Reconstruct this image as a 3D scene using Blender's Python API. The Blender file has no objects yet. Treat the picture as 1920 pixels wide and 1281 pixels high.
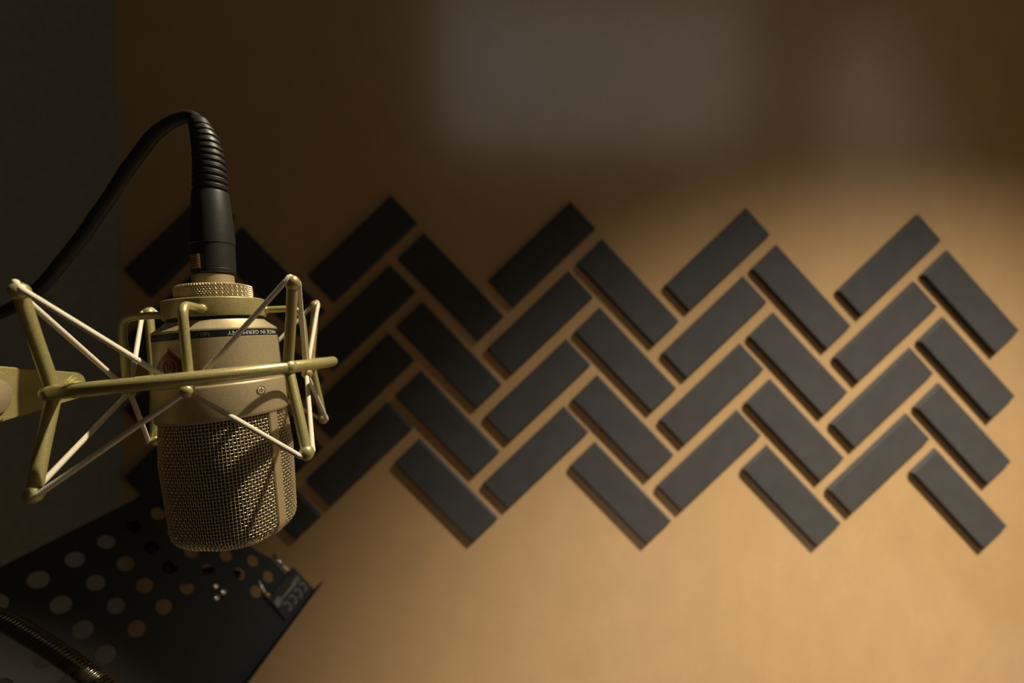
import bpy, math, random
import numpy as np
from mathutils import Vector, Matrix
random.seed(7)
C = bpy.context.scene
COL = bpy.context.collection
pi = math.pi

# ------------------------------------------------------------------ camera
F = 770.0                      # focal length in pixels of the 1920 px wide frame (a 14 mm lens)
cam = bpy.data.cameras.new('camera'); camo = bpy.data.objects.new('camera', cam); COL.objects.link(camo)
cam.sensor_width = 36.0; cam.lens = 36.0*F/1920.0
camo.location = (0, 0, 0); camo.rotation_euler = (pi/2, 0, 0)
cam.clip_start = 0.01; cam.clip_end = 50
cam.dof.use_dof = True; cam.dof.focus_distance = 0.222; cam.dof.aperture_fstop = 4.8
C.camera = camo

# ------------------------------------------------------------------ world, lights, exposure
w = bpy.data.worlds.new('world'); C.world = w; w.use_nodes = True
w.node_tree.nodes['Background'].inputs[0].default_value = (1.0, 0.9, 0.7, 1)
w.node_tree.nodes['Background'].inputs[1].default_value = 0.02
def light(name, kind, loc, target, energy, color, **kw):
    l = bpy.data.lights.new(name, kind); o = bpy.data.objects.new(name, l); COL.objects.link(o)
    o.location = loc; d = Vector(target)-Vector(loc)
    o.rotation_euler = d.to_track_quat('-Z', 'Y').to_euler()
    l.energy = energy; l.color = color
    for k, v in kw.items(): setattr(l, k, v)
    return o
light('ceiling_spot', 'SPOT', (0.43, 0.40, 1.05), (-.17, .24, -.02), 110, (1.0, 0.86, 0.60), spot_size=math.radians(23), spot_blend=0.7, shadow_soft_size=0.010)
light('side_lamp', 'SPOT', (1.60, 0.0, 1.95), (.46, 1.1, -2.45), 1430, (1.0, 0.945, 0.86), spot_size=math.radians(60), spot_blend=1.0, shadow_soft_size=0.075)
light('window_light', 'AREA', (0.62, -0.43, 1.60), (0.62, 1.0, 1.60), 2.1, (0.95, 1.0, 0.88), shape='RECTANGLE', size=1.96, size_y=0.94)
C.view_settings.view_transform = 'Standard'
try: C.view_settings.look = 'None'
except Exception: pass
C.view_settings.exposure = 0.0; C.view_settings.gamma = 1.0; C.view_settings.use_curve_mapping = False

# ------------------------------------------------------------------ helpers
def at(x, y, z):               # point at depth z (metres) seen at pixel x, y
    return Vector(((x-960)/F*z, z, -(y-640.5)/F*z))

def new_mat(name, color, rough=0.5, metal=0.0, spec=0.5, coat=0.0, coat_rough=0.1):
    m = bpy.data.materials.new(name); m.use_nodes = True
    b = m.node_tree.nodes['Principled BSDF']
    b.inputs['Base Color'].default_value = (*color, 1); b.inputs['Roughness'].default_value = rough
    b.inputs['Metallic'].default_value = metal; b.inputs['Specular IOR Level'].default_value = spec
    b.inputs['Coat Weight'].default_value = coat; b.inputs['Coat Roughness'].default_value = coat_rough
    return m
def nodes(m): return m.node_tree.nodes, m.node_tree.links, m.node_tree.nodes['Principled BSDF']
def add_noise(m, scale, amount, bump=0.0, dist=0.001, stretch=(1, 1, 1), detail=4, coords='Object', sheen=False):
    """colour variation by noise and a bump from the same noise"""
    n, l, b = nodes(m)
    tc = n.new('ShaderNodeTexCoord'); mp = n.new('ShaderNodeMapping'); mp.inputs['Scale'].default_value = stretch
    no = n.new('ShaderNodeTexNoise'); no.inputs['Scale'].default_value = scale; no.inputs['Detail'].default_value = detail
    l.new(tc.outputs[coords], mp.inputs[0]); l.new(mp.outputs[0], no.inputs['Vector'])
    col = tuple(b.inputs['Base Color'].default_value)
    if amount:
        src = b.inputs['Base Color'].links[0].from_socket if b.inputs['Base Color'].links else None
        mr = n.new('ShaderNodeMapRange'); mr.inputs['From Min'].default_value = .25; mr.inputs['From Max'].default_value = .75
        mr.inputs['To Min'].default_value = 1-amount; mr.inputs['To Max'].default_value = 1+amount
        l.new(no.outputs['Fac'], mr.inputs['Value'])
        mx = n.new('ShaderNodeVectorMath'); mx.operation = 'SCALE'
        if src: l.new(src, mx.inputs[0])
        else: mx.inputs[0].default_value = col[:3]
        l.new(mr.outputs[0], mx.inputs['Scale']); l.new(mx.outputs[0], b.inputs['Base Color'])
    if bump:
        bp = n.new('ShaderNodeBump'); bp.inputs['Strength'].default_value = bump; bp.inputs['Distance'].default_value = dist
        if b.inputs['Normal'].links: l.new(b.inputs['Normal'].links[0].from_socket, bp.inputs['Normal'])
        l.new(no.outputs['Fac'], bp.inputs['Height']); l.new(bp.outputs[0], b.inputs['Normal'])
    return m

def mesh_obj(name, verts, faces, mat, parent=None, smooth=True, sharp=None):
    me = bpy.data.meshes.new(name)
    me.from_pydata([tuple(map(float, v)) for v in verts], [], [tuple(int(i) for i in f) for f in faces])
    me.update(); me.materials.append(mat)
    if smooth:
        me.polygons.foreach_set('use_smooth', [True]*len(me.polygons))
        if sharp is not None:
            me.set_sharp_from_angle(angle=math.radians(sharp))
    o = bpy.data.objects.new(name, me); COL.objects.link(o)
    if parent: o.parent = parent
    return o
class MB:
    """collects shapes that become one mesh"""
    def __init__(s): s.v = []; s.f = []
    def add(s, v, f):
        b = len(s.v); s.v += [tuple(p) for p in v]; s.f += [tuple(i+b for i in q) for q in f]; return s
    def build(s, name, mat, parent=None, smooth=True, sharp=40): return mesh_obj(name, s.v, s.f, mat, parent, smooth, sharp)
def grid_faces(nr, nc, close_c=True):
    f = []
    for i in range(nr-1):
        for j in range(nc if close_c else nc-1):
            k = (j+1) % nc
            f.append((i*nc+j, i*nc+k, (i+1)*nc+k, (i+1)*nc+j))
    return f
def lathe(prof, n=96, caps=True):
    """profile [(r, z)] going down in z -> verts, faces (outward normals)"""
    v = []
    for r, z in prof:
        for j in range(n):
            a = 2*pi*j/n; v.append((r*math.cos(a), r*math.sin(a), z))
    f = [tuple(reversed(q)) for q in grid_faces(len(prof), n)]
    if caps:
        f.append(tuple(range(n))); m = (len(prof)-1)*n; f.append(tuple(reversed(range(m, m+n))))
    return v, f
def catmull(P, step):
    P = [np.array(p, float) for p in P]
    Q = [2*P[0]-P[1]]+P+[2*P[-1]-P[-2]]
    out = []
    for i in range(1, len(Q)-2):
        a, b, c, d = Q[i-1], Q[i], Q[i+1], Q[i+2]
        n = max(2, int(np.linalg.norm(c-b)/step))
        for k in range(n):
            t = k/n
            out.append(.5*((2*b)+(-a+c)*t+(2*a-5*b+4*c-d)*t*t+(-a+3*b-3*c+d)*t**3))
    out.append(P[-1]); return np.array(out)
def resample(P, step):
    d = np.r_[0, np.cumsum(np.linalg.norm(np.diff(P, axis=0), axis=1))]
    n = max(2, int(d[-1]/step)); s = np.linspace(0, d[-1], n)
    return np.stack([np.interp(s, d, P[:, k]) for k in range(3)], 1), s
def tube(P, rad, n=16, caps=True, radf=None):
    """tube along points; rad number/array; radf(s, theta) multiplies the radius"""
    P = np.array(P, float); T = np.gradient(P, axis=0); T /= np.linalg.norm(T, axis=1)[:, None]
    d = np.r_[0, np.cumsum(np.linalg.norm(np.diff(P, axis=0), axis=1))]
    rad = np.broadcast_to(np.asarray(rad, float), (len(P),))
    u = np.cross(T[0], [0, 0, 1.]);
    if np.linalg.norm(u) < .1: u = np.cross(T[0], [1., 0, 0])
    u /= np.linalg.norm(u); th = 2*pi*np.arange(n)/n; V = []
    for i in range(len(P)):
        u = u-T[i]*u.dot(T[i]); u /= np.linalg.norm(u); w_ = np.cross(T[i], u)
        r = rad[i]*(radf(d[i], th) if radf else 1.0)
        V.append(P[i]+(np.cos(th)*r)[:, None]*u+(np.sin(th)*r)[:, None]*w_)
    V = np.concatenate(V); f = grid_faces(len(P), n)
    if caps: f.append(tuple(reversed(range(n)))); m = (len(P)-1)*n; f.append(tuple(range(m, m+n)))
    return V, f
def ball(c, r, sx=1, n=20, axis=None):
    v = []; m = n//2
    for i in range(m+1):
        p = pi*i/m
        for j in range(n):
            a = 2*pi*j/n; v.append((math.sin(p)*math.cos(a)*r, math.sin(p)*math.sin(a)*r, math.cos(p)*r*sx))
    if axis is not None:
        q = Vector(axis).normalized().to_track_quat('Z', 'Y'); v = [q@Vector(x) for x in v]
    v = [(x[0]+c[0], x[1]+c[1], x[2]+c[2]) for x in v]
    return v, [tuple(reversed(t)) for t in grid_faces(m+1, n)]
def box(c, s, M=None):
    v = [Vector((c[0]+dx*s[0]/2, c[1]+dy*s[1]/2, c[2]+dz*s[2]/2)) for dx in (-1, 1) for dy in (-1, 1) for dz in (-1, 1)]
    if M is not None: v = [M@x for x in v]
    return v, [(0, 1, 3, 2), (4, 6, 7, 5), (0, 4, 5, 1), (2, 3, 7, 6), (0, 2, 6, 4), (1, 5, 7, 3)]
def empty(name, M, label, cat, group=None):
    o = bpy.data.objects.new(name, None); COL.objects.link(o); o.matrix_world = M; o.empty_display_size = .02
    o['label'] = label; o['category'] = cat
    if group: o['group'] = group
    return o
def tag(o, label, cat, group=None):
    o['label'] = label; o['category'] = cat
    if group: o['group'] = group
    return o
def curve_mesh(name, splines, extrude, mat, parent=None, bevel=0.0):
    cu = bpy.data.curves.new(name, 'CURVE'); cu.dimensions = '2D'; cu.fill_mode = 'BOTH'; cu.extrude = extrude; cu.bevel_depth = bevel
    for pts in splines:
        s = cu.splines.new('POLY'); s.points.add(len(pts)-1); s.use_cyclic_u = True
        for p, q in zip(s.points, pts): p.co = (q[0], q[1], 0, 1)
    t = bpy.data.objects.new(name+'_tmp', cu); COL.objects.link(t)
    dg = bpy.context.evaluated_depsgraph_get(); dg.update()
    me = bpy.data.meshes.new_from_object(t.evaluated_get(dg)); bpy.data.objects.remove(t); bpy.data.curves.remove(cu)
    me.name = name; me.materials.clear(); me.materials.append(mat)
    o = bpy.data.objects.new(name, me); COL.objects.link(o)
    if parent: o.parent = parent
    return o
def text_mesh(body, size, extrude=0.0, offset=0.0):
    cu = bpy.data.curves.new('t', 'FONT'); cu.body = body; cu.size = size; cu.extrude = extrude; cu.offset = offset
    cu.resolution_u = 4
    t = bpy.data.objects.new('t', cu); COL.objects.link(t)
    dg = bpy.context.evaluated_depsgraph_get(); dg.update()
    me = bpy.data.meshes.new_from_object(t.evaluated_get(dg)); bpy.data.objects.remove(t); bpy.data.curves.remove(cu)
    v = [tuple(x.co) for x in me.vertices]; f = [tuple(p.vertices) for p in me.polygons]; bpy.data.meshes.remove(me)
    return v, f

# ------------------------------------------------------------------ materials
WALL = new_mat('brown_board', (0.47, 0.285, 0.122), rough=0.27, spec=1.0, coat=0.75, coat_rough=0.22)
add_noise(WALL, 14, 0.05, 0, stretch=(1, 1, .6))
add_noise(WALL, 260, 0.05, 0.10, 0.0006, stretch=(1, 1, .35), detail=3)
add_noise(WALL, 90, 0.0, 0.07, 0.0012, stretch=(2.5, 1, .12), detail=2)
DARKWALL = add_noise(new_mat('charcoal_felt', (0.200, 0.200, 0.170), rough=0.95, spec=0.1), 60, 0.10, 0.1, 0.001)
PLAIN = add_noise(new_mat('plain_plaster', (0.20, 0.16, 0.11), rough=0.9), 20, 0.05)
FLOORM = add_noise(new_mat('sand_carpet', (0.11, 0.09, 0.065), rough=1.0, spec=0.1), 200, 0.2, 0.3, 0.002)
FOAM = new_mat('charcoal_foam', (0.049, 0.044, 0.038), rough=0.9, spec=0.25)
add_noise(FOAM, 25, 0.10, 0); add_noise(FOAM, 900, 0.16, 0.35, 0.0008, detail=2)
GOLD = new_mat('champagne_nickel', (0.47, 0.388, 0.245), rough=0.42, metal=0.5, spec=0.5)
add_noise(GOLD, 3000, 0.32, 0.16, 0.0002, detail=2)
BAR = new_mat('champagne_plain', (0.46, 0.375, 0.225), rough=0.38, metal=0.5)
OLIVE = new_mat('olive_gold_paint', (0.42, 0.372, 0.165), rough=0.36, metal=0.45, spec=0.6)
add_noise(OLIVE, 2000, 0.30, 0.28, 0.0002, detail=2)
WIRE = new_mat('grille_wire', (0.76, 0.66, 0.46), rough=0.33, metal=0.72)
BACKING = add_noise(new_mat('fine_inner_gauze', (0.050, 0.038, 0.018), rough=0.7, metal=0.3), 3000, 0.5, 0.5, 0.0004)
BLACKM = new_mat('black_satin', (0.012, 0.012, 0.012), rough=0.4)
BAND = new_mat('black_band', (0.010, 0.010, 0.011), rough=0.35)
WHITEM = new_mat('white_print', (0.62, 0.62, 0.58), rough=0.5)
GREYP = new_mat('grey_print', (0.14, 0.14, 0.12), rough=0.5)
SHADEP = new_mat('shaded_print', (0.12, 0.12, 0.10), rough=0.5)  # for lettering on the shaded side, the shade is put into the print colour
RED = new_mat('dark_red_enamel', (0.10, 0.012, 0.010), rough=0.25)
REDL = new_mat('red_relief', (0.20, 0.055, 0.05), rough=0.35, metal=0.3)
CHROME = new_mat('chrome_edge', (0.85, 0.80, 0.72), rough=0.12, metal=1.0)
SCREW = new_mat('nickel_screw', (0.78, 0.70, 0.52), rough=0.3, metal=0.6)
CORDM = new_mat('cream_braid', (0.66, 0.60, 0.50), rough=0.8, spec=0.2)
add_noise(CORDM, 1500, 0.10)
RUBBER = new_mat('black_rubber', (0.016, 0.0155, 0.014), rough=0.45, spec=0.4)
add_noise(RUBBER, 1100, 0.25, 0.15, 0.0003)
CABLEM = new_mat('cable_sheath', (0.016, 0.015, 0.013), rough=0.5, spec=0.35)
add_noise(CABLEM, 300, 0.2, 0.1, 0.0004)
BRASS = new_mat('brass_latch', (0.62, 0.47, 0.20), rough=0.3, metal=1.0)
GOOSE = new_mat('gunmetal_gooseneck', (0.14, 0.13, 0.09), rough=0.25, metal=0.9)
DESK = add_noise(new_mat('black_powder_steel', (0.016, 0.0158, 0.013), rough=0.6, spec=.3), 800, 0.2, 0.1, 0.0004)
GLASS = new_mat('window_pane_glass', (0.9, 0.95, 1.0), rough=0.02); GLASS.node_tree.nodes['Principled BSDF'].inputs['Transmission Weight'].default_value = 1.0
FRAME = new_mat('dark_window_frame', (0.05, 0.045, 0.04), rough=0.5)

# ------------------------------------------------------------------ room
def struct(o): o['kind'] = 'structure'; return o
WO = Vector((0, 1.1, 0)); E1 = Vector((1, .0252, 0)).normalized(); E2 = Vector((0, -.0297, 1)); E2 = (E2-E2.dot(E1)*E1).normalized(); EN = E1.cross(E2)  # EN points to camera (-y)
if EN.y > 0: EN = -EN
def onwall(x, z, d=0.0): return WO+E1*x+E2*z+EN*d
def wallx(px, z):              # wall x so that it is seen at pixel px, at wall height z
    x = (px-960)/F*1.1
    for _ in range(5):
        p = onwall(x, z); x += ((px-960)/F-p.x/p.y)*1.1
    return x
zt, zb, xr, yf = 2.25, -1.0, 1.75, -.45
xt, xb = wallx(219, .9), wallx(235, -.9)
k_ = (xt-xb)/1.8; xt, xb = xt+k_*(zt-.9), xb-k_*(-.9-zb)
def slab(name, quad, nrm, th, mat):
    v = [Vector(q) for q in quad]+[Vector(q)+Vector(nrm)*th for q in quad]
    f = [(0, 1, 2, 3), (7, 6, 5, 4), (0, 4, 5, 1), (1, 5, 6, 2), (2, 6, 7, 3), (3, 7, 4, 0)]
    return struct(mesh_obj(name, v, f, mat, smooth=False))
bl, br, tr, tl = onwall(xb, zb), onwall(xr, zb), onwall(xr, zt), onwall(xt, zt)
V3 = Vector
slab('wall_back', [bl, br, tr, tl], (0, 1, 0), .1, WALL)
slab('wall_left', [bl, tl, V3((xt-.04, yf, zt)), V3((xb-.04, yf, zb))], (-1, 0, 0), .1, DARKWALL)
slab('wall_right', [br, tr, V3((xr, yf, zt)), V3((xr, yf, zb))], (1, 0, 0), .1, PLAIN)
slab('floor', [bl, br, V3((xr, yf, zb)), V3((xb-.04, yf, zb))], (0, 0, -1), .1, FLOORM)
slab('ceiling', [tl, tr, V3((xr, yf, zt)), V3((xt-.04, yf, zt))], (0, 0, 1), .1, PLAIN)
wx0, wx1, wz0, wz1 = -.36, 1.60, 1.13, 2.07
wf = curve_mesh('wall_front', [[(xb-.04, zb), (xr, zb), (xr, zt), (xt-.04, zt)], [(wx0, wz0), (wx1, wz0), (wx1, wz1), (wx0, wz1)]], .04, PLAIN)
wf.matrix_world = Matrix.Translation((0, yf-.04, 0)) @ Matrix.Rotation(pi/2, 4, 'X'); struct(wf)
MB().add(*box((.4, .2, 1.932), (2.6, .02, .636))).build('lamp_blocker_1', FRAME, smooth=False)['kind'] = 'structure'   # unseen board added to cut the side lamp off the upper wall
MB().add(*box((1.33, 0, 1.73), (.012, .21, .42))).build('lamp_blocker_2', FRAME, smooth=False)['kind'] = 'structure'   # second unseen board, added to keep the side lamp off the microphone
win = struct(bpy.data.objects.new('window_1', None)); COL.objects.link(win); win.location = ((wx0+wx1)/2, yf-.04, (wz0+wz1)/2)
W2, H2 = (wx1-wx0)/2, (wz1-wz0)/2
m = MB()
for cx, cz, sx, sz in ((0, H2-.02, 2*W2, .04), (0, -H2+.02, 2*W2, .04), (W2-.02, 0, .04, 2*H2-.08), (-W2+.02, 0, .04, 2*H2-.08)): m.add(*box((cx, 0, cz), (sx, .06, sz)))
m.build('window_frame', FRAME, win, smooth=False)
MB().add(*box((0, -.01, 0), (2*W2-.08, .006, 2*H2-.08))).build('window_pane', GLASS, win, smooth=False)

# ------------------------------------------------------------------ foam tiles
TL, TW, TH, BV = .3024, .0964, .0115, .0045
def tile_mesh():
    v = []
    for zz, ins in ((0, 0), (TH-BV, 0), (TH, BV)):
        for sx, sy in ((-1, -1), (1, -1), (1, 1), (-1, 1)): v.append((sx*(TL/2-ins), sy*(TW/2-ins), zz))
    f = [(3, 2, 1, 0), (8, 9, 10, 11)]
    for k in (0, 4):
        for j in range(4): f.append((k+j, k+(j+1) % 4, k+4+(j+1) % 4, k+4+j))
    return v, f
tv, tf = tile_mesh(); t0 = mesh_obj('foam_tile', tv, tf, FOAM, smooth=False)
bvm = t0.modifiers.new('b', 'BEVEL'); bvm.width = .0009; bvm.segments = 2
rot = -.0261; px_, pz_ = .4713, .1810
rows = ['top', 'second', 'third', 'bottom']
cols = ['leftmost zigzag behind the microphone', 'second zigzag from the left', 'middle zigzag', 'second zigzag from the right', 'rightmost zigzag']
first = True
for k in range(5):
    for r in range(4):
        for kind in ('s', 'b'):
            ox, oz, th = (-.3985, .2321, .7878) if kind == 's' else (-.1651, .1383, -.7781)
            x0, z0 = ox+(k-1)*px_, oz-r*pz_
            x = x0*math.cos(rot)-z0*math.sin(rot); z = x0*math.sin(rot)+z0*math.cos(rot)
            a = th+rot; u = E1*math.cos(a)+E2*math.sin(a); v_ = -E1*math.sin(a)+E2*math.cos(a)
            if u.cross(v_).dot(EN) < 0: v_ = -v_
            o = t0 if first else t0.copy()
            if not first: COL.objects.link(o)
            first = False
            M = Matrix((u, v_, EN)).transposed().to_4x4(); M.translation = onwall(x, z, 0.0005); o.matrix_world = M
            tag(o, 'charcoal foam tile slanting %s, %s row, %s' % ('upward right' if kind == 's' else 'downward right', rows[r], cols[k]), 'foam tile', 'herringbone foam tiles on the brown wall')

# ------------------------------------------------------------------ microphone frame (its axis leans a little)
U = V3((-.083, -.02, 1)).normalized(); M0 = V3((-.170, .2387, 0))
cc = -V3((M0.x, M0.y, 0)).normalized(); cc = (cc-U*cc.dot(U)).normalized()
Yl = -cc; Xl = Yl.cross(U)
MIC = Matrix((Xl, Yl, U)).transposed().to_4x4(); MIC.translation = M0
MI = MIC.inverted()
def pol(phi, r, h=0.0):        # local point: phi degrees from the side that faces the camera, positive to the right
    a = math.radians(phi); return V3((math.sin(a)*r, -math.cos(a)*r, h))
FR = -46.0                     # front of the microphone
mic = empty('microphone', MIC, 'champagne large-diaphragm condenser microphone hanging upside down with woven wire grille and red badge', 'microphone')

body = [(.0098, .0385), (.0102, .0380), (.0102, .0330), (.0100, .0200), (.0100, .0118), (.0200, .0114), (.0242, .0112), (.0247, .0104), (.0298, .0063), (.0300, .0058),
        (.0300, .0052), (.0297, .0050), (.0297, .0015), (.0300, .0013), (.0302, -.0120), (.0304, -.0232), (.0301, -.0260)]
MB().add(*lathe(body, 128)).build('body', GOLD, mic, sharp=25)
MB().add(*lathe([(.0205, .0130), (.0233, .0129), (.0233, .0108), (.0210, .0108)], 96)).build('rubber_gasket', BLACKM, mic)
band = MB().add(*lathe([(.0296, .0050), (.02995, .0049), (.02995, .0016), (.0296, .0015)], 128, caps=False)).build('label_band', BAND, mic)
def band_text(name, body_, phi_start, size, mat, r=.0300, hmid=.00325, sx=1.0):
    v, f = text_mesh(body_, size)
    ys = [p[1] for p in v]; ymid = (min(ys)+max(ys))/2
    out = []
    for x, y, z in v:
        phi = phi_start-math.degrees(x*sx/r)     # upside down: reads towards the left
        out.append(pol(phi, r+.00006, hmid-(y-ymid)))
    mesh_obj(name, out, f, mat, band, smooth=False)
band_text('lettering', 'MADE IN GERMANY', 65.5, .0031, WHITEM, sx=1.10)
band_text('lettering', 'NEUMANN', -7, .0031, GREYP, sx=.90)
band_text('lettering', 'MICROPHONE', -41.5, .0030, SHADEP, sx=1.0)

fl = [(.0300, -.0232), (.0312, -.0233), (.0316, -.0237), (.0318, -.0246), (.0321, -.0405), (.0319, -.0418), (.0313, -.0424), (.0290, -.0424)]
flange = MB().add(*lathe(fl, 128, caps=False)).build('flange', GOLD, mic, sharp=50)
# cross-head screw on the flange
def screw(name, phi, h, r0, rad, parent, mat):
    c = pol(phi, r0, h); n = pol(phi, 1).normalized(); q = n.to_track_quat('Z', 'Y').to_matrix().to_4x4(); q.translation = c
    prof = []; N = 48; v = []
    radii = [0, .22, .3, .5, .62, .72, .85, .95, 1.0]
    for i, rr in enumerate(radii):
        for j in range(N):
            a = 2*pi*j/N; x, y = rr*math.cos(a+.5), rr*math.sin(a+.5)
            X, Y = rr*math.cos(a), rr*math.sin(a)
            dome = .28*(1-rr*rr)*.6
            cross = (abs(X) < .15 and abs(Y) < .62) or (abs(Y) < .15 and abs(X) < .62)
            zz = dome-(.30 if cross else 0)+(.0 if rr < 1 else -.3)
            v.append(q@V3((X*rad, Y*rad, zz*rad)))
    f = grid_faces(len(radii), N)
    o = mesh_obj(name, v, f, mat, parent, smooth=False)
    v2 = [q@V3((math.cos(2*pi*j/N)*rr*rad, math.sin(2*pi*j/N)*rr*rad, zz*rad)) for rr, zz in ((1.18, .02), (1.0, .03)) for j in range(N)]
    ring = mesh_obj('screw_recess', v2, grid_faces(2, N), BLACKM, o)
    return o
screw('screw', 31, -.0292, .03205, .0021, flange, SCREW)

# grille: rounded rectangular plan that narrows towards the end
HT, HB = -.0420, -.1130
def gsurf(psi, s, off=0.0):
    """psi: degrees from the front; s: arc length down the side from the flange; off: outward offset"""
    RC = .0095; L = (HT-HB)-RC
    if s < L: h = HT-s; ins = 0.0; nr, nh = 1, 0
    else:
        a = min((s-L)/RC, pi/2); ex = max(0, (s-L)-RC*pi/2)
        h = HB+RC-RC*math.sin(a); ins = RC*(1-math.cos(a))+ex; nr, nh = math.cos(a), -math.sin(a)
    t = (HT-h)/(HT-HB)
    A = .0300-.0004*t; B = .0300-.0046*t; n = 2+.7*min(1, t*3)
    p = math.radians(psi); c_, s_ = abs(math.cos(p)), abs(math.sin(p))
    r = ((c_/B)**n+(s_/A)**n)**(-1/n)-ins
    return pol(FR+psi, r+off*nr, h+off*nh)
TOT = (HT-HB)-.0095+.0095*pi/2+.006
NC, NR = 118, 46
ds = TOT/NR; WR = .00022; AMP = .00025
def wires(name, lo, hi):
    """woven wires of one half of the grille, psi lo..hi"""
    m = MB(); cols_ = [j for j in range(2*NC) if lo < j*360/NC < hi]
    def hexpts(P, n=5): return tube(P, WR, n, caps=False)
    for j in cols_:
        P = []
        for i in range(NR*4+1):
            s = i*ds/4; ph = math.cos(pi*(i/4)+pi*j)
            P.append(gsurf(j*360/NC, s, .0002+AMP*ph))
        m.add(*hexpts(P))
    for i in range(NR):
        P = []; s = (i)*ds
        n0, n1 = int(lo*NC/360*4)+1, int(hi*NC/360*4)
        for k in range(n0, n1+1):
            ph = -math.cos(pi*(k/4)+pi*i)
            P.append(gsurf(k/4*360/NC, s, .0002+AMP*ph))
        m.add(*hexpts(P))
    o = m.build(name, WIRE, mic, sharp=None); o.data.polygons.foreach_set('use_smooth', [True]*len(o.data.polygons)); return o
wires('grille', -86+360, 86+360).name = 'front_grille'
wires('grille', 94, 266).name = 'rear_grille'
vb = []; n1, n2 = 48, 96
for i in range(n1):
    for j in range(n2): vb.append(gsurf(j*360/n2, TOT*i/(n1-1), -.0017))
fb = [tuple(reversed(q)) for q in grid_faces(n1, n2)]+[tuple(range((n1-1)*n2, n1*n2))]
mesh_obj('inner_gauze', vb, fb, BACKING, mic)
# frame bar: a flat U that runs down one side, across the end and up the other
def bar():
    S = .0; path = []; 
    pos = []
    n = 40
    for sgn in (1, -1):
        seq = []
        for i in range(n+1): seq.append(gsurf(90*sgn, (TOT-.006)*i/n, 0))
        pos.append(seq)
    P = pos[0]+[(pos[0][-1]*(1-t)+pos[1][-1]*t) for t in (.25, .5, .75)]+list(reversed(pos[1]))
    P = [np.array(p) for p in P]
    W = np.array(pol(FR, 1)); W[2] = 0         # width direction: towards the front
    T = np.gradient(np.array(P), axis=0); T /= np.linalg.norm(T, axis=1)[:, None]
    v = []; sec = [(-.0030, -.0016), (-.0030, .0007), (-.0024, .0013), (.0024, .0013), (.0030, .0007), (.0030, -.0016)]
    for i, p in enumerate(P):
        N = np.cross(W, T[i]); N /= np.linalg.norm(N)
        ctr = np.array([0, 0, -.07]);
        if N.dot(p-ctr) < 0: N = -N
        for a, b in sec: v.append(p+W*a+N*b)
    f = [tuple(reversed(q)) for q in grid_faces(len(P), len(sec))]
    return mesh_obj('grille_frame', v, f, BAR, mic, sharp=40)
bar()
# diamond badge
def badge():
    ph = -44.5; c = pol(ph, .0301, -.0124); n = pol(ph, 1).normalized(); x = V3((n.y, -n.x, 0)).normalized()*-1; y = V3((0, 0, 1))
    if x.dot(Xl) < 0 and False: x = -x
    M = Matrix((x, y, n)).transposed().to_4x4(); M.translation = c
    d = .0100; dw = .0106
    def dia(s, z, bend=True):
        out = []
        K = 6
        cs = [(0, d*s), (dw*s, 0), (0, -d*s), (-dw*s, 0)]
        for k in range(4):
            for t in range(K):
                a, b = cs[k], cs[(k+1) % 4]; X = a[0]+(b[0]-a[0])*t/K; Y = a[1]+(b[1]-a[1])*t/K
                out.append(M@V3((X, Y, z-(.0300-math.sqrt(max(1e-9, .0300**2-X*X))) if bend else z)))
        return out
    v = dia(1.02, -.0004)+dia(1, .0008)+dia(.94, .0011)+dia(.90, .00075); K = 24
    f = [tuple(reversed(q)) for q in grid_faces(4, K)]
    e = mesh_obj('badge', v, f, CHROME, mic, smooth=False)
    # enamel face
    v = dia(.905, .00075); vc = [M@V3((0, 0, .00078))]
    m2 = MB()
    vv = []; rings = [.905, .7, .5, .3, .1]
    for s in rings: vv += dia(s, .00075)
    ff = [tuple(reversed(q)) for q in grid_faces(len(rings), K)]; ff.append(tuple(range((len(rings)-1)*K, len(rings)*K)))
    mesh_obj('enamel', vv, ff, RED, e, smooth=False)
    def lift(X, Y, z): return M@V3((X, Y, z+.0008-(.0300-math.sqrt(.0300**2-X*X))))
    m = MB(); N = 48
    vv = [lift(math.cos(2*pi*j/N)*r, math.sin(2*pi*j/N)*r, z) for r, z in ((.0050, .0), (.0050, .00022), (.0038, .00022), (.0038, 0)) for j in range(N)]
    m.add(vv, grid_faces(4, N))
    for (bx, by, sx_, sy_) in ((-.0016, 0, .0006, .0050), (.0016, 0, .0006, .0050), (0, .0006, .0006, .0022), (0, -.0012, .0020, .0005), (0, -.0022, .0020, .0005), (0, .0066, .0016, .0005), (0, .0074, .0006, .0009)):
        q = [(bx-sx_/2, by-sy_/2), (bx+sx_/2, by-sy_/2), (bx+sx_/2, by+sy_/2), (bx-sx_/2, by+sy_/2)]
        m.add([lift(a, b, 0) for a, b in q]+[lift(a, b, .00022) for a, b in q], [(4, 5, 6, 7), (0, 1, 5, 4), (1, 2, 6, 5), (2, 3, 7, 6), (3, 0, 4, 7)])
    m.build('emblem', REDL, e, smooth=False)
badge()

# ------------------------------------------------------------------ shock mount
sm = empty('shock_mount', MIC, 'olive gold elastic suspension cradle with ball ended arms and white braided cords around the microphone', 'shock mount')
MB().add(*lathe([(.0205, .0236), (.0243, .0234), (.0248, .0228), (.0248, .0142), (.0246, .0134), (.0238, .0131), (.0205, .0131)], 128, caps=False)).build('collar', OLIVE, sm, sharp=35)
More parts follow.
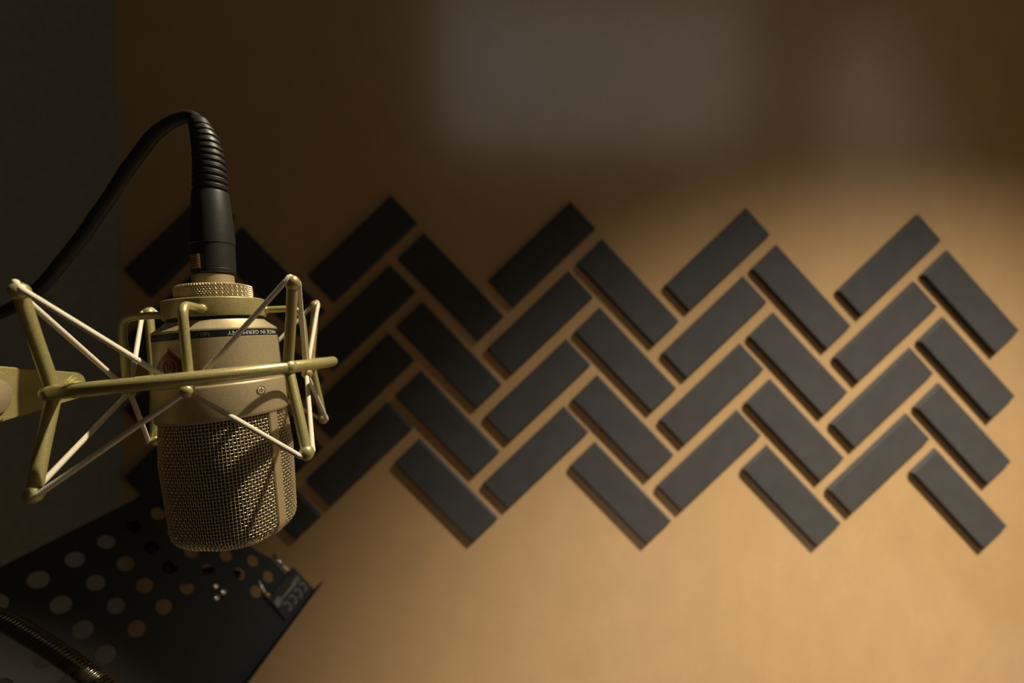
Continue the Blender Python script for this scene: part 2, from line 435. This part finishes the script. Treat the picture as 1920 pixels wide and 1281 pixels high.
# knurled nut
def knurl():
    n, r0, h0, h1 = 720, .0183, .0232, .0318; nr = 57; v = []
    per = 84
    for i in range(nr):
        t = i/(nr-1); h = h1+(h0-h1)*t
        for j in range(n):
            a = 2*pi*j/n
            p, q = (a*per/(2*pi)+t*3.6), (a*per/(2*pi)-t*3.6)
            tri = lambda x: abs((x % 1)*2-1)
            edge = min(1, min(t, 1-t)/.05)
            d = min(tri(p), tri(q))*.00075*edge-(1-edge)*.0006
            v.append((math.cos(a)*(r0+d), math.sin(a)*(r0+d), h))
    f = [tuple(reversed(x)) for x in grid_faces(nr, n)]
    m = MB(); m.add(v, f)
    m.add(*lathe([(.0104, .0317), (.0150, .0320), (.0178, .0318), (.0180, .0315)], 96, caps=False))
    m.build('knurled_nut', BAR, sm, sharp=20)
knurl()
# outer ring
RC_ = MI@V3((-.1769, .2429, -.0176)); RR, RT = .0650, .0032
ringh = RC_.z-.0018
dD = (MI@V3((-.2424, .2737, 0))-RC_); dD.z = 0; dD.normalize()
def rz(x, y): return ringh-.022*((x-RC_.x)*dD.x+(y-RC_.y)*dD.y)
P = [(RC_.x+RR*math.cos(2*pi*k/160), RC_.y+RR*math.sin(2*pi*k/160), ringh) for k in range(160)]
v = []
for k in range(160):
    a = 2*pi*k/160
    for j in range(20):
        b = 2*pi*j/20; r = RR+RT*math.cos(b); v.append((RC_.x+r*math.cos(a), RC_.y+r*math.sin(a), rz(RC_.x+RR*math.cos(a), RC_.y+RR*math.sin(a))+RT*math.sin(b)))
f = []
for k in range(160):
    for j in range(20): f.append((k*20+j, k*20+(j+1) % 20, ((k+1) % 160)*20+(j+1) % 20, ((k+1) % 160)*20+j))
mesh_obj('ring', v, [tuple(reversed(q)) for q in f], OLIVE, sm)
def ring_at(px):
    """near or far point of the ring seen at pixel column px -> local points [near, far]"""
    out = []
    best = []
    for k in range(1440):
        a = 2*pi*k/1440; L = V3((RC_.x+RR*math.cos(a), RC_.y+RR*math.sin(a), rz(RC_.x+RR*math.cos(a), RC_.y+RR*math.sin(a)))); g = MIC@L
        best.append((abs(960+F*g.x/g.y-px), g.y, L))
    best.sort(key=lambda q: q[0]); near = min(best[:8], key=lambda q: q[1]); far = max(best[:8], key=lambda q: q[1])
    return near[2], far[2]
outer = {'A': ((37, 547), (64, 926), .1750, 98, 0), 'B': ((548.5, 531), (575, 849), .2078, 543, 0),
         'C': ((590.5, 574), (606, 785), .3079, 585, 1), 'D': ((279, 588), (290, 825), .2737, 287, 1)}
KN = {}
for nm, (tp, bt, z, jx, far) in outer.items():
    T_ = MI@at(*tp, z); B_ = MI@at(*bt, z); J = ring_at(jx)[far]
    KN[nm] = (T_, B_)
    m = MB(); 
    ctr = V3((RC_.x, RC_.y, 0))
    P = catmull([T_, T_*.62+J*.38+(J-ctr).normalized()*.0*1, J+V3((0, 0, .003)), J, J-V3((0, 0, .003)), B_*.62+J*.38, B_], .0015)
    m.add(*tube(P, .0026, 18))
    for K, sg in ((T_, 1), (B_, -1)):
        ax = (K-J).normalized()
        m.add(*ball(K, .0036, 1.12, 24, ax))
    m.add(*ball(J, .0042, 1.0, 24))
    m.build('outer_arm', OLIVE, sm, sharp=None)
# inner cradle arms
inner = {'F': (-15, .0500), 'R': (75, .0440), 'K': (165, .0460), 'L': (-105, .0438)}
IH = -.0236; IK = {}
for nm, (ph, rho) in inner.items():
    h0 = .0170
    pts = [pol(ph, .0225, h0), pol(ph, rho-.0105, h0), pol(ph, rho-.0045, h0-.0004), pol(ph, rho-.0012, h0-.0026), pol(ph, rho, h0-.0075), pol(ph, rho+.0003, -.004), pol(ph, rho, IH)]
    m = MB(); m.add(*tube(catmull(pts, .0010), .0020, 18))
    K = pol(ph-(1.5 if nm == 'F' else 0), rho, IH); IK[nm] = K
    m.add(*ball(K, .0033, 1.05, 20)); m.add(*ball(pol(ph, .0245, h0), .0026, .9, 16, pol(ph, 1)))
    m.build('inner_arm', OLIVE, sm, sharp=None)
# elastic cords: one endless braid above the ring, one below
def braid(s, th): return 1+.15*np.abs(np.cos(2*th+s*2700))-.09
def cord(name, which):
    order = [('A', 'F'), ('B', 'R'), ('C', 'K'), ('D', 'L')]
    up = 1 if which == 0 else -1
    ctr = V3((RC_.x, RC_.y, 0)); m = MB(); P = []
    ins = ['L', 'F', 'R', 'K']; outs = ['A', 'B', 'C', 'D']
    for i, o_ in enumerate(outs):
        a, b, K = IK[ins[i]], IK[ins[(i+1) % 4]], KN[o_][which]
        out = V3((K.x-ctr.x, K.y-ctr.y, 0)).normalized(); side = V3((-out.y, out.x, 0))
        if side.dot(b-a) < 0: side = -side       # side points towards b
        oa = V3((a.x, a.y, 0)).normalized(); ob = V3((b.x, b.y, 0)).normalized()
        z = V3((0, 0, up))
        # around the inner end, on the body side and away from it
        pa = a+z*.0004+side*.0004
        hi_ = {'A': .0042, 'B': .0030, 'C': .0030, 'D': .0030}[o_] if which == 0 else .0006
        k1 = K-side*.0036+z*.0008; k2 = K-side*.0016+z*hi_+out*.0006; k3 = K+side*.0012+z*hi_*.6+out*.0006; k4 = K+side*.0034+z*.0002
        pb = b+z*.0004-side*.0004
        d1 = (k1-pa); d2 = (pb-k4)
        P += [pa, pa+d1*.1, pa+d1*.5, pa+d1*.92, k1, k2, k3, k4, k4+d2*.08, k4+d2*.5, k4+d2*.9, pb]
    P.append(P[0])
    Q = catmull(P, .0006); Q, _ = resample(Q, .00020)
    v, f = tube(Q, .00122, 16, caps=False, radf=braid)
    return mesh_obj(name, v, f, CORDM, sm)
cord('elastic_cord', 0); cord('elastic_cord', 1)
# clamp plate and pivot that hold the ring
def clamp():
    root = empty('stand_swivel', Matrix.Translation(at(-60, 740, .20)), 'olive gold swivel clamp with round pale thumbwheel at the left edge, holding the suspension ring', 'swivel clamp')
    RM = root.matrix_world.inverted()
    p0 = at(126, 724, .2475); p1 = at(-30, 742, .195); p1b = at(-160, 745, .168)
    d = (p1-p0).normalized(); up = V3((0, 0, 1)); up = (up-d*up.dot(d)).normalized(); n = d.cross(up)
    if n.dot(-p0) < 0: n = -n
    root_parts = []
    def M_(o): return o
    # tapered plate, outline in (d, up)
    L = (p1b-p0).length; l1 = (p1-p0).length
    r0, r1 = .0082, .0142
    out = []
    for k in range(17):
        a = pi/2+pi*k/16; out.append((r0*math.cos(a), r0*math.sin(a)))
    out += [(l1, -r1), (L, -r1*1.02), (L, r1*1.02), (l1, r1)]
    m = MB(); th = .0045
    def loc(a, b, c): return RM@(p0+d*a+up*b+n*c)
    N = len(out)
    sc = lambda s: [((a-l1*.5)*(1-(1-s)*.03)+l1*.5, b*s) for a, b in out]
    v = [loc(a, b, -th) for a, b in out]+[loc(a, b, th-.0012) for a, b in out]+[loc(a, b, th) for a, b in sc(.93)]
    f = [tuple(reversed(range(N))), tuple(range(2*N, 3*N))]+grid_faces(3, N)
    m.add(v, f); m.build('clamp_plate', OLIVE, root, smooth=True, sharp=25)
    def disc(name, ca, cb, prof, mat):
        q = Matrix((d, up, n)).transposed().to_4x4(); q.translation = p0+d*ca+up*cb
        v, f = lathe(prof, 64); v = [RM@(q@V3(x)) for x in v]
        return mesh_obj(name, v, f, mat, root, sharp=30)
    disc('pivot_boss', .0015, 0, [(.0026, th+.0030), (.0032, th+.0027), (.0034, th+.0016), (.0050, th+.0016), (.0053, th+.0004), (.0068, th+.0004), (.0071, th-.001)], OLIVE)
    disc('pivot_boss', l1+.006, -.0005, [(.0095, th+.0030), (.0118, th+.0030), (.0124, th+.0024), (.0127, th-.001)], OLIVE)
    disc('thumbwheel', l1+.006, -.0005, [(.0004, th+.0058), (.0050, th+.0055), (.0078, th+.0045), (.0083, th+.0036), (.0083, th-.001)], GOLD)
clamp()

# ------------------------------------------------------------------ connector and cable
cab = empty('microphone_cable', MIC, 'black microphone cable with ribbed plug arching from the microphone to the left edge', 'cable')
# straight part of the plug, slightly leaning
base = V3((0, 0, .0372)); topz = .0850
def plug(prof, name, mat, parent=cab, n=64):
    v, f = lathe(prof, n); tip = V3((-.0014, 0, 0))
    v = [(x+.0005+.0020*(z-.038)/.047, y, z) for x, y, z in v]
    return mesh_obj(name, v, f, mat, parent, sharp=35)
plug([(.0080, .0866), (.0088, .0862), (.0091, .0850), (.0103, .0720), (.0110, .0610), (.0111, .0560), (.0106, .0556)], 'plug_sleeve', RUBBER)
ps = plug([(.0102, .0560), (.0108, .0553), (.0109, .0420), (.01075, .0418), (.01075, .0414), (.0109, .0412), (.0108, .0392), (.0104, .0388)], 'plug_barrel', RUBBER)
m = MB(); ph = -45; cL = pol(ph, .0108, .0448)+V3((.0007, 0, 0)); n_ = pol(ph, 1); t_ = V3((-n_.y, n_.x, 0)); q = Matrix((t_, V3((0, 0, 1)), n_)).transposed().to_4x4(); q.translation = cL
m.add(*box((0, 0, 0), (.0050, .0080, .0024), q))
for k in range(5): m.add(*box((0, -.003+k*.0015, .0014), (.0044, .0006, .0010), q))
m.build('latch', BRASS, ps, smooth=False)
# ribbed strain relief along a bent line
pts = [V3((.0024, 0, .0840)), MI@at(393.5, 330, .2375), MI@at(391.5, 300, .2375), MI@at(385, 265, .2375), MI@at(375, 237, .2378), MI@at(367, 223, .2380)]
Q = catmull(pts, .0004); Q, s = resample(Q, .00022); T = s/s[-1]
rad = np.interp(T, [0, .25, .5, .75, .93, 1], [.0088, .0084, .0078, .0067, .0053, .0036])
ridge = np.array([1-(.11 if (t*13.2 % 1) < .30 and .03 < t < .90 else 0.0) for t in T])
ridge = np.convolve(np.pad(ridge, 3, mode='edge'), np.ones(3)/3, 'same')[3:-3]
v, f = tube(Q, rad*ridge, 40); mesh_obj('strain_relief', v, f, RUBBER, cab, sharp=None)
pw = [(378, 238, .238), (368, 223, .238), (352, 218, .2375), (322, 228, .2365), (288, 254, .235), (262, 287, .234), (235, 324, .233), (208, 367, .233), (181, 405, .234), (154, 444, .235), (117, 490, .237), (84, 530, .24), (48, 561, .243), (10, 583, .246), (-60, 612, .25), (-180, 650, .26)]
Q = catmull([MI@at(*p) for p in pw], .001); v, f = tube(Q, .0033, 24); mesh_obj('cable_sheath', v, f, CABLEM, cab)

# ------------------------------------------------------------------ gooseneck in the lower left corner
gp = [(-160, 1130, .215), (-80, 1138, .21), (0, 1161, .205), (75, 1203, .20), (145, 1250, .197), (190, 1288, .195), (250, 1345, .193), (330, 1440, .19), (400, 1570, .19), (430, 1720, .19)]
root = empty('gooseneck', Matrix.Translation(at(*gp[0])), 'dark ribbed metal gooseneck curving through the bottom left corner', 'gooseneck')
RM = root.matrix_world.inverted()
Q = catmull([RM@at(*p) for p in gp], .0004); Q, s = resample(Q, .00016)
def ridges(s_, th): return 1+.13*np.abs(np.sin(pi*s_/.0021+th/2))
v, f = tube(Q, .0036, 28, radf=ridges); mesh_obj('flexible_tube', v, f, GOOSE, root)

# ------------------------------------------------------------------ music stand
S = .55; Od = V3((-.98746, 1.0, -.48844))*S
Ax = V3((-.002345, -.069789, -.005431)).normalized(); By = V3((.04426, .002731, -.054214)).normalized(); Nz = Ax.cross(By)
if Nz.dot(-Od) < 0: print('desk normal flipped')
DM = Matrix((Ax, By, Nz)).transposed().to_4x4(); DM.translation = Od; DI = DM.inverted(); SP = .0700*S
ms = empty('music_stand', DM, 'black perforated metal music stand desk behind and below the microphone', 'music stand')
def lp(i, j): return (i*SP, j*SP)
outline = [(5.6, -.82), (-1.5, -.92), (-2.1, -1.02), (-2.7, -1.05), (-3.1, -.95), (-4.25, 3.73), (-4.6, 4.46), (-4.62, 5.40), (-5.15, 5.45), (-5.25, 6.95), (5.6, 6.95)]
holes = [(i, 0) for i in range(-2, 5)]+[(i, 1) for i in range(-3, 5)]+[(i, 2) for i in range(-3, 5)]+[(i, 3) for i in range(-3, 5)]+[(-4, 4), (-3, 4), (-4, 5), (-3, 5)]
fix = {(-4, 4): (-3.78, 3.93), (-4, 5): (-3.84, 4.92), (-3, 4): (-2.9, 3.95), (-3, 5): (-2.95, 4.98)}
sp = [[lp(*q) for q in outline]]
for h in holes:
    cx, cy = lp(*fix.get(h, h)); r = .0104
    sp.append([(cx+r*math.cos(2*pi*k/28), cy+r*math.sin(2*pi*k/28)) for k in range(28)])
desk = curve_mesh('desk', sp, .0008, DESK, ms)
m = MB(); cx = (5.6-5.55)/2*SP; m.add(*box((cx, 6.98*SP, .007), ((5.6+5.55)*SP, .0016, .016)))
m.build('lip', DESK, ms, smooth=False)
for k, (i, j) in enumerate(((-1.79, 3.66), (-1.86, 4.03), (-1.51, 4.02))):
    v, f = ball((i*SP, j*SP, .0012), .0046, .75, 20); mesh_obj('rivet', v, f, CHROME, ms)
# printed plate near the corner
m = MB(); m.add(*box(((-5.07-2.98)/2*SP, (5.52+6.75)/2*SP, .0030), (2.05*SP, 1.22*SP, .0045)))
pl = m.build('printed_plate', new_mat('black_plastic', (.018, .017, .015), rough=.45), ms, smooth=False)
def flat(name, quads, mat, parent, z=.0054):
    m = MB()
    for q in quads: m.add([(a*SP, b*SP, z) for a, b in q]+[(a*SP, b*SP, z-.0002) for a, b in q], [(0, 1, 2, 3), (7, 6, 5, 4)])
    return m.build(name, mat, parent, smooth=False)
flat('stripe', [[(-4.9, 5.95), (-3.3, 5.98), (-3.3, 6.04), (-4.9, 6.10)], [(-4.9, 5.86), (-4.35, 5.90), (-4.35, 6.1), (-4.9, 6.1)], [(-3.45, 5.8), (-3.1, 5.85), (-3.1, 6.15), (-3.45, 6.1)]], GREYP, pl)
for k in range(4):
    cxx = -3.45-k*.42; q = []; m = MB()
    v = []; n = 14; f = []
    for r in (.13, .19):
        for t in range(n):
            a = math.radians(60+240*t/(n-1)); v.append(((cxx+r*math.cos(a))*SP, (6.42+r*1.2*math.sin(a))*SP, .0055))
    for t in range(n-1): f.append((t, t+1, n+t+1, n+t))
    mesh_obj('printed_mark', v, f, GREYP, pl, smooth=False)
m = MB()
for k in range(5): m.add(*ball(((-4.35+.30*k)*SP, (5.60+.1*(k % 2))*SP, .0056), .0009, 1, 8))
m.build('printed_dots', GREYP, pl)
# rods at the edge, and the arm behind the desk
P = [DI@(DM@V3((-4.66*SP, 4.35*SP, .004))), DI@(DM@V3((-4.72*SP, 5.42*SP, .004)))]
v, f = tube(P, .0022, 12); mesh_obj('bright_rod', v, f, CHROME, ms)['label'] = 'bright metal rod'
v, f = tube([V3((-3.25*SP, 4.75*SP, .004)), V3((-3.1*SP, 5.3*SP, .004))], .0020, 12); mesh_obj('thin_rod', v, f, SCREW, ms)
v, f = ball((-3.05*SP, 5.42*SP, .006), .0040, 1.2, 16); mesh_obj('brass_tip', v, f, BRASS, ms)
def behind(px, py, off=-.025):
    d = V3(((px-960)/F, 1, -(py-640.5)/F)); p0 = Od+Nz*off; t = p0.dot(Nz)/d.dot(Nz); return DI@(d*t)
P = catmull([behind(*p) for p in ((222, 955), (255, 990), (285, 1030), (325, 1078), (362, 1082), (400, 1074), (445, 1082))], .003)
v, f = tube(P, .0095, 16); mesh_obj('support_arm', v, f, BLACKM, ms)
